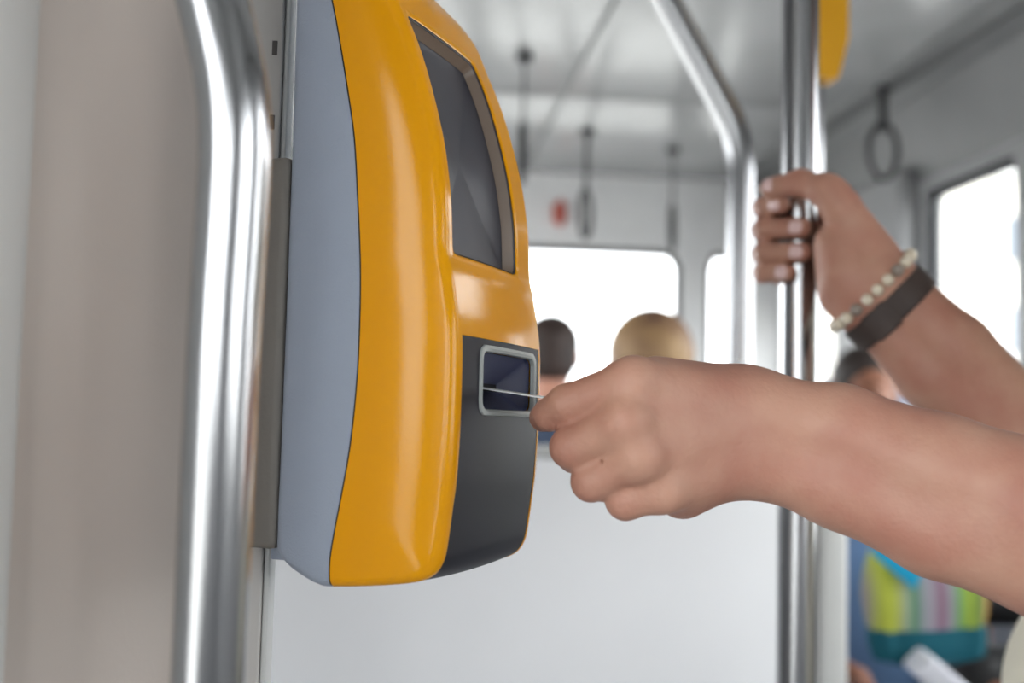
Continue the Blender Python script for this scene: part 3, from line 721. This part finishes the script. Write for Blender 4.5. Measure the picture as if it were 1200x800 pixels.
tip_nail(PX(674, 533, .616), PX(700, 520, .634), .0082, FW, .1)
tip_nail(PX(698, 565, .616), PX(725, 545, .634), .0082, FW, .1)

# bracelet and wristband: follow the wrist surface
bfull = body_tree
def ringpts(c, axis, n, extra, ref):
    axis = axis.normalized(); a = (ref-axis*ref.dot(axis)).normalized(); b = axis.cross(a); out = []
    dirs = [a*cos(2*pi*k/n)+b*sin(2*pi*k/n) for k in range(n)]
    rr = np.linspace(.012, .07, 117)
    for d in dirs:
        P = np.array([tuple(c+d*float(r)) for r in rr], dtype=np.float32); s = sdf((.013, [arm_r, hand_r]), P)
        i = int(np.argmax(s > 0)); out.append((c+d*(float(rr[i])+extra), d))
    return out
axb = (G1-W2).normalized()
c1_ = PX(1022, 341, .957)
br = empty('bead_bracelet', c1_, 'pale bead bracelet on the far wrist, above the leather band', 'bracelet')
rp = ringpts(c1_+axb*.0, axb+bd*.0, 160, .0028, FW)
Lc = [0]
for i in range(1, 161): Lc.append(Lc[-1]+(rp[i % 160][0]-rp[i-1][0]).length)
nbead = int(Lc[-1]/.0112)
for k in range(nbead):
    L_ = Lc[-1]*k/nbead; i = max(j for j in range(160) if Lc[j] <= L_); t = (L_-Lc[i])/(Lc[i+1]-Lc[i]+1e-9); p = rp[i][0].lerp(rp[(i+1) % 160][0], t)
    MB().ball(p, .0054*random.uniform(.93, 1.0), 14).build('bead', M['bead'] if k % 4 != 2 else M['bead2'], br)
c2_ = c1_+axb*.0205
rb = ringpts(c2_, axb, 72, .0012, FW)
wb = empty('wristband', c2_, 'dark brown leather wristband below the beads on the far wrist', 'wristband')
def band(rp_, ax, hw, th_, i0=0, i1=None, name='band', m=None, par=None):
    closed = i1 is None; idx = list(range(len(rp_))) if closed else [i % len(rp_) for i in range(i0, i1)]
    secs = [[rp_[i][0]+ax*(-hw), rp_[i][0]+ax*(-hw*.9)+rp_[i][1]*th_, rp_[i][0]+ax*(hw*.9)+rp_[i][1]*th_, rp_[i][0]+ax*hw] for i in idx]
    n = len(secs); V = [p for s in secs for p in s]; Fc = []
    for i in range(n if closed else n-1):
        for j in range(4): Fc.append((i*4+j, i*4+(j+1) % 4, ((i+1) % n)*4+(j+1) % 4, ((i+1) % n)*4+j))
    if not closed: Fc += [(0, 1, 2, 3), ((n-1)*4+3, (n-1)*4+2, (n-1)*4+1, (n-1)*4)]
    return MB().add(V, Fc).build(name, m or M['leather'], par, angle=30)
band(rb, axb, .0108, .0022, par=wb)
# keeper loop near the camera-facing side
best = min(range(72), key=lambda i: (rb[i][0]-CAM).length)
rb2 = [(p+d*.0022, d) for p, d in rb]
band(rb2, axb, .0122, .0020, best+68, best+76, 'keeper_loop', par=wb)

# ================================================================ SEATED PASSENGERS IN THE BACKGROUND
def seat(x, y, face, label, zb=.0, group=None):   # one seat, returned as an empty with its parts
    f = Vector(face).normalized(); l = Vector((0, 0, 1)).cross(f)
    Mx = Matrix(((f.x, l.x, 0, x), (f.y, l.y, 0, y), (0, 0, 1, zb), (0, 0, 0, 1)))
    e = empty('seat', (x, y, zb), label, 'seat', group)
    MB().box((-.22, -.21, .38), (.22, .21, .45), .02, Mx).build('cushion', M['seat'], e)
    MB().box((-.27, -.20, .42), (-.21, .20, .86), .025, Mx).build('backrest', M['seat'], e)
    MB().box((-.12, -.05, 0), (.05, .05, .38), .01, Mx).build('pedestal', M['wallg'], e)
    return e
def passenger(x, y, face, htop, label, hair, skin, top, leg, zb=0, s=.92, bald=False, arms=True):
    f = Vector(face).normalized(); l = Vector((0, 0, 1)).cross(f); hz = htop-.113*s
    def p(a, b, z): return Vector((x, y, 0))+f*a+l*b+Vector((0, 0, z))
    hc = p(0.0, 0, hz); sh = hz-.235*s; hip = zb+.54
    e = empty('person', (x, y, zb), label, 'person')
    tr = (.05, [cap(p(-.02, -.11, sh), p(-.02, .11, sh), .07, .07), cap(p(-.03, 0, sh-.10), p(-.06, 0, hip), .13, .14)])
    hands = [p(.36, q*.13, hip+.15) for q in (-1, 1)]; elb = [p(.06, q*.23, hip+.20) for q in (-1, 1)]; shd = [p(-.02, q*.18, sh) for q in (-1, 1)]
    ar = [(.015, [cap(shd[i], elb[i], .045, .036), cap(elb[i], hands[i], .036, .024), cap(hands[i], hands[i]+f*.06+Vector((0, 0, -.015)), .026, .018)]+[cap(hands[i]+f*.05, hands[i]+f*.125+l*(k-1.5)*.018+Vector((0, 0, -.03)), .009, .0075) for k in range(4)]) for i in (0, 1)]
    th_ = [(.02, [cap(p(-.05, q*.09, hip-.03), p(.36, q*.11, hip-.04), .078, .06), cap(p(.36, q*.11, hip-.04), p(.38, q*.11, zb+.09), .055, .042)]) for q in (-1, 1)]
    bx = (Vector((x, y, 0))-Vector((.65, .65, 0)), Vector((x, y, 0))+Vector((.65, .65, 0)))
    lo = (bx[0].x, bx[0].y, hip-.25); hi = (bx[1].x, bx[1].y, htop+.05)
    organic('body', (.02, [head_tree(hc, f, s), inflate(tr, -.012)]+ar), lo, hi, .009, skin, e, 2)
    sl_ = [cap(shd[i], shd[i].lerp(elb[i], .6), .056, .055) for i in (0, 1)]
    organic('shirt', (.03, [inflate(tr, .006)]+sl_), lo, (hi[0], hi[1], sh+.12), .012, top, e, 2)
    organic('trousers', (.03, th_+[cap(p(-.05, -.06, hip-.01), p(-.05, .06, hip-.01), .11, .11)]), (lo[0], lo[1], zb+.03), (hi[0], hi[1], hip+.16), .014, leg, e, 2)
    organic('hair', hair_tree(hc, f, s*1.01, 0), (hc.x-.14, hc.y-.14, hc.z-.17), (hc.x+.14, hc.y+.14, hc.z+.14), .007, hair, e, 2)
    for q in (-1, 1): organic('shoe', (.02, [cap(p(.36, q*.11, zb+.05), p(.50, q*.115, zb+.035), .042, .032)]), tuple(p(.43, q*.11, zb+.05)-Vector((.15, .15, .05))), tuple(p(.43, q*.11, zb+.05)+Vector((.15, .15, .08))), .010, M['shoe'], e, 2)
    return e
seat(.52, 2.30, (0, 1, 0), 'seat under the blond passenger, behind the partition', .17)
seat(.405, 3.10, (.3, 1, 0), 'seat under the dark-haired passenger beside the validator', .17)
passenger(.525, 2.28, (.15, 1, 0), 1.425, 'seated passenger with blond hair seen from behind, above the near hand', M['hairblond'], M['skinc'], M['lav'], M['jeans'], .17, 1.04)
passenger(.435, 3.08, (.3, 1, 0), 1.485, 'seated dark-haired passenger in slate blue, just right of the validator', M['hairbrown'], M['skinc'], M['darkblue'], M['jeans'], .17)
sC = seat(1.13, 2.64, (0, -1, 0), 'seat with a lavender grey headrest under the passenger in the light blue shirt', .0)
MB().box((1.07, 2.84, 1.02), (1.35, 2.90, 1.335), .025).build('headrest', M['lav'], sC)
MB().box((1.10, 2.88, .80), (1.30, 2.905, 1.05), .01).build('backrest_frame', M['wallg'], sC)
pC = passenger(1.13, 2.62, (-.1, -1, 0), 1.395, 'seated brown-skinned passenger with dark hair and a light blue shirt, right of the pole', M['hairdark'], M['skinb'], M['blue'], M['jeans'], 0)
# striped bag on the lap
def stripes():
    m = bpy.data.materials.new('striped cloth'); m.use_nodes = True; nt = m.node_tree; b = nt.nodes['Principled BSDF']; b.inputs['Roughness'].default_value = .85
    tc = nt.nodes.new('ShaderNodeTexCoord'); sp = nt.nodes.new('ShaderNodeSeparateXYZ'); rp_ = nt.nodes.new('ShaderNodeValToRGB'); rp_.color_ramp.interpolation = 'B_SPLINE'
    nt.links.new(tc.outputs['Object'], sp.inputs[0]); mr = nt.nodes.new('ShaderNodeMapRange'); mr.inputs[1].default_value = -.135; mr.inputs[2].default_value = .135
    nt.links.new(sp.outputs[0], mr.inputs[0]); nt.links.new(mr.outputs[0], rp_.inputs[0]); nt.links.new(rp_.outputs[0], b.inputs['Base Color'])
    st = [(0, (150, 140, 160)), (.10, (150, 130, 150)), (.16, (178, 190, 60)), (.27, (190, 196, 60)), (.33, (170, 180, 170)), (.38, (40, 130, 70)), (.43, (160, 160, 170)), (.50, (160, 150, 160)), (.545, (120, 60, 90)), (.60, (160, 150, 165)), (.67, (70, 140, 70)), (.74, (176, 190, 60)), (.81, (60, 120, 80)), (.88, (190, 120, 50)), (.94, (80, 120, 70)), (1, (50, 70, 90))]
    el = rp_.color_ramp.elements
    el[0].position = 0; el[1].position = 1
    for i, (q, c) in enumerate(st):
        e_ = el[0] if i == 0 else (el[-1] if i == len(st)-1 else el.new(q)); e_.color = (lin(c[0]), lin(c[1]), lin(c[2]), 1)
    return m
M['stripes'] = stripes(); M['teal'] = mat('teal cloth', (0, 84, 98), .85); M['turq'] = mat('turquoise cloth', (0, 150, 190), .8)
bc_ = at(1083, 698, 2.0)
bg_ = bpy.data.objects.new('tote_bag', None); C.objects.link(bg_); bg_.location = bc_; bg_.rotation_euler = (0, radians(-4), radians(-6)); tag(bg_, 'striped cloth bag with turquoise lining and teal base on the lap, lower right', 'bag')
def local_part(name, mb, m, par, **k):
    me = bpy.data.meshes.new(name); me.from_pydata([tuple(v) for v in mb.v], [], mb.f); bm = bmesh.new(); bm.from_mesh(me); bmesh.ops.remove_doubles(bm, verts=bm.verts, dist=1e-6); bmesh.ops.recalc_face_normals(bm, faces=bm.faces); bm.to_mesh(me); bm.free()
    me.materials.append(m); me.shade_smooth(); me.set_sharp_from_angle(angle=radians(50)); o = bpy.data.objects.new(name, me); C.objects.link(o); o.parent = par; return o
mb = MB(); rows = []
for i in range(13):
    t = i/12; z = -.055+.135*t; hw = .100+.012*sin(pi*t)-.012*t; dd = .035+.012*sin(pi*t); row = []
    for k in range(41):
        q = 2*pi*k/40; c_, s_ = cos(q), sin(q); row.append(Vector((hw*abs(c_)**.5*(1 if c_ > 0 else -1), dd*abs(s_)**.7*(1 if s_ > 0 else -1)+.004*sin(9*q), z+.004*sin(5*q)*t)))
    rows.append(row)
grid(mb, rows); local_part('body', mb, M['stripes'], bg_)
mb = MB(); rows = [[Vector((p.x*sx, p.y*sx, p.z+dz)) for p in rows[0]] for sx, dz in ((1.01, .006), (1.03, -.02), (.95, -.05), (.5, -.062), (0, -.062))]
grid(mb, rows); local_part('base', mb, M['teal'], bg_)
mb = MB(); mb.add([(-.104, -.050, .086), (-.080, -.052, .096), (-.010, -.056, .060), (-.022, -.057, .044), (-.036, -.058, .022), (-.068, -.057, .050)], [(0, 1, 2, 3, 4, 5)])
mb.add([v+Vector((0, .006, 0)) for v in mb.v[:6]], [(0, 1, 2, 3, 4, 5)]); mb.f += [(i, (i+1) % 6, 6+(i+1) % 6, 6+i) for i in range(6)]
local_part('lining_flap', mb, M['turq'], bg_)
mb = MB().tube(catmull([(-.06, -.03, .07), (-.05, -.03, .14), (0, -.03, .17), (.05, -.03, .14), (.06, -.03, .07)], 5), .006, 8); local_part('handle', mb, M['teal'], bg_)
# magazine and rucksack
mg = at(1112, 806, 1.95); q = Matrix.Translation(mg) @ Matrix.Rotation(radians(-12), 4, 'Z') @ Matrix.Rotation(radians(40), 4, 'Y')
tag(MB().box((-.085, -.10, -.022), (.04, .04, .022), .01, q).build('magazine', M['white']), 'pale folded magazine lying on the knees at the lower right', 'magazine')
rk = at(1172, 715, 2.35); e = empty('rucksack', rk-Vector((0, 0, .2)), 'black rucksack standing beside the passenger in jeans', 'bag')
organic('bag', (.04, [cap(rk+Vector((-.04, 0, .03)), rk+Vector((.09, 0, .03)), .06, .06), cap(rk+Vector((-.04, 0, -.14)), rk+Vector((.09, 0, -.14)), .07, .07)]), tuple(rk-Vector((.14, .12, .24))), tuple(rk+Vector((.19, .12, .12))), .008, M['black'], e, 2)
MB().tube(catmull([rk+Vector((0, -.02, .08)), rk+Vector((.02, -.02, .12)), rk+Vector((.05, -.02, .08))], 5), .006, 8).build('grab_loop', M['black'], e)
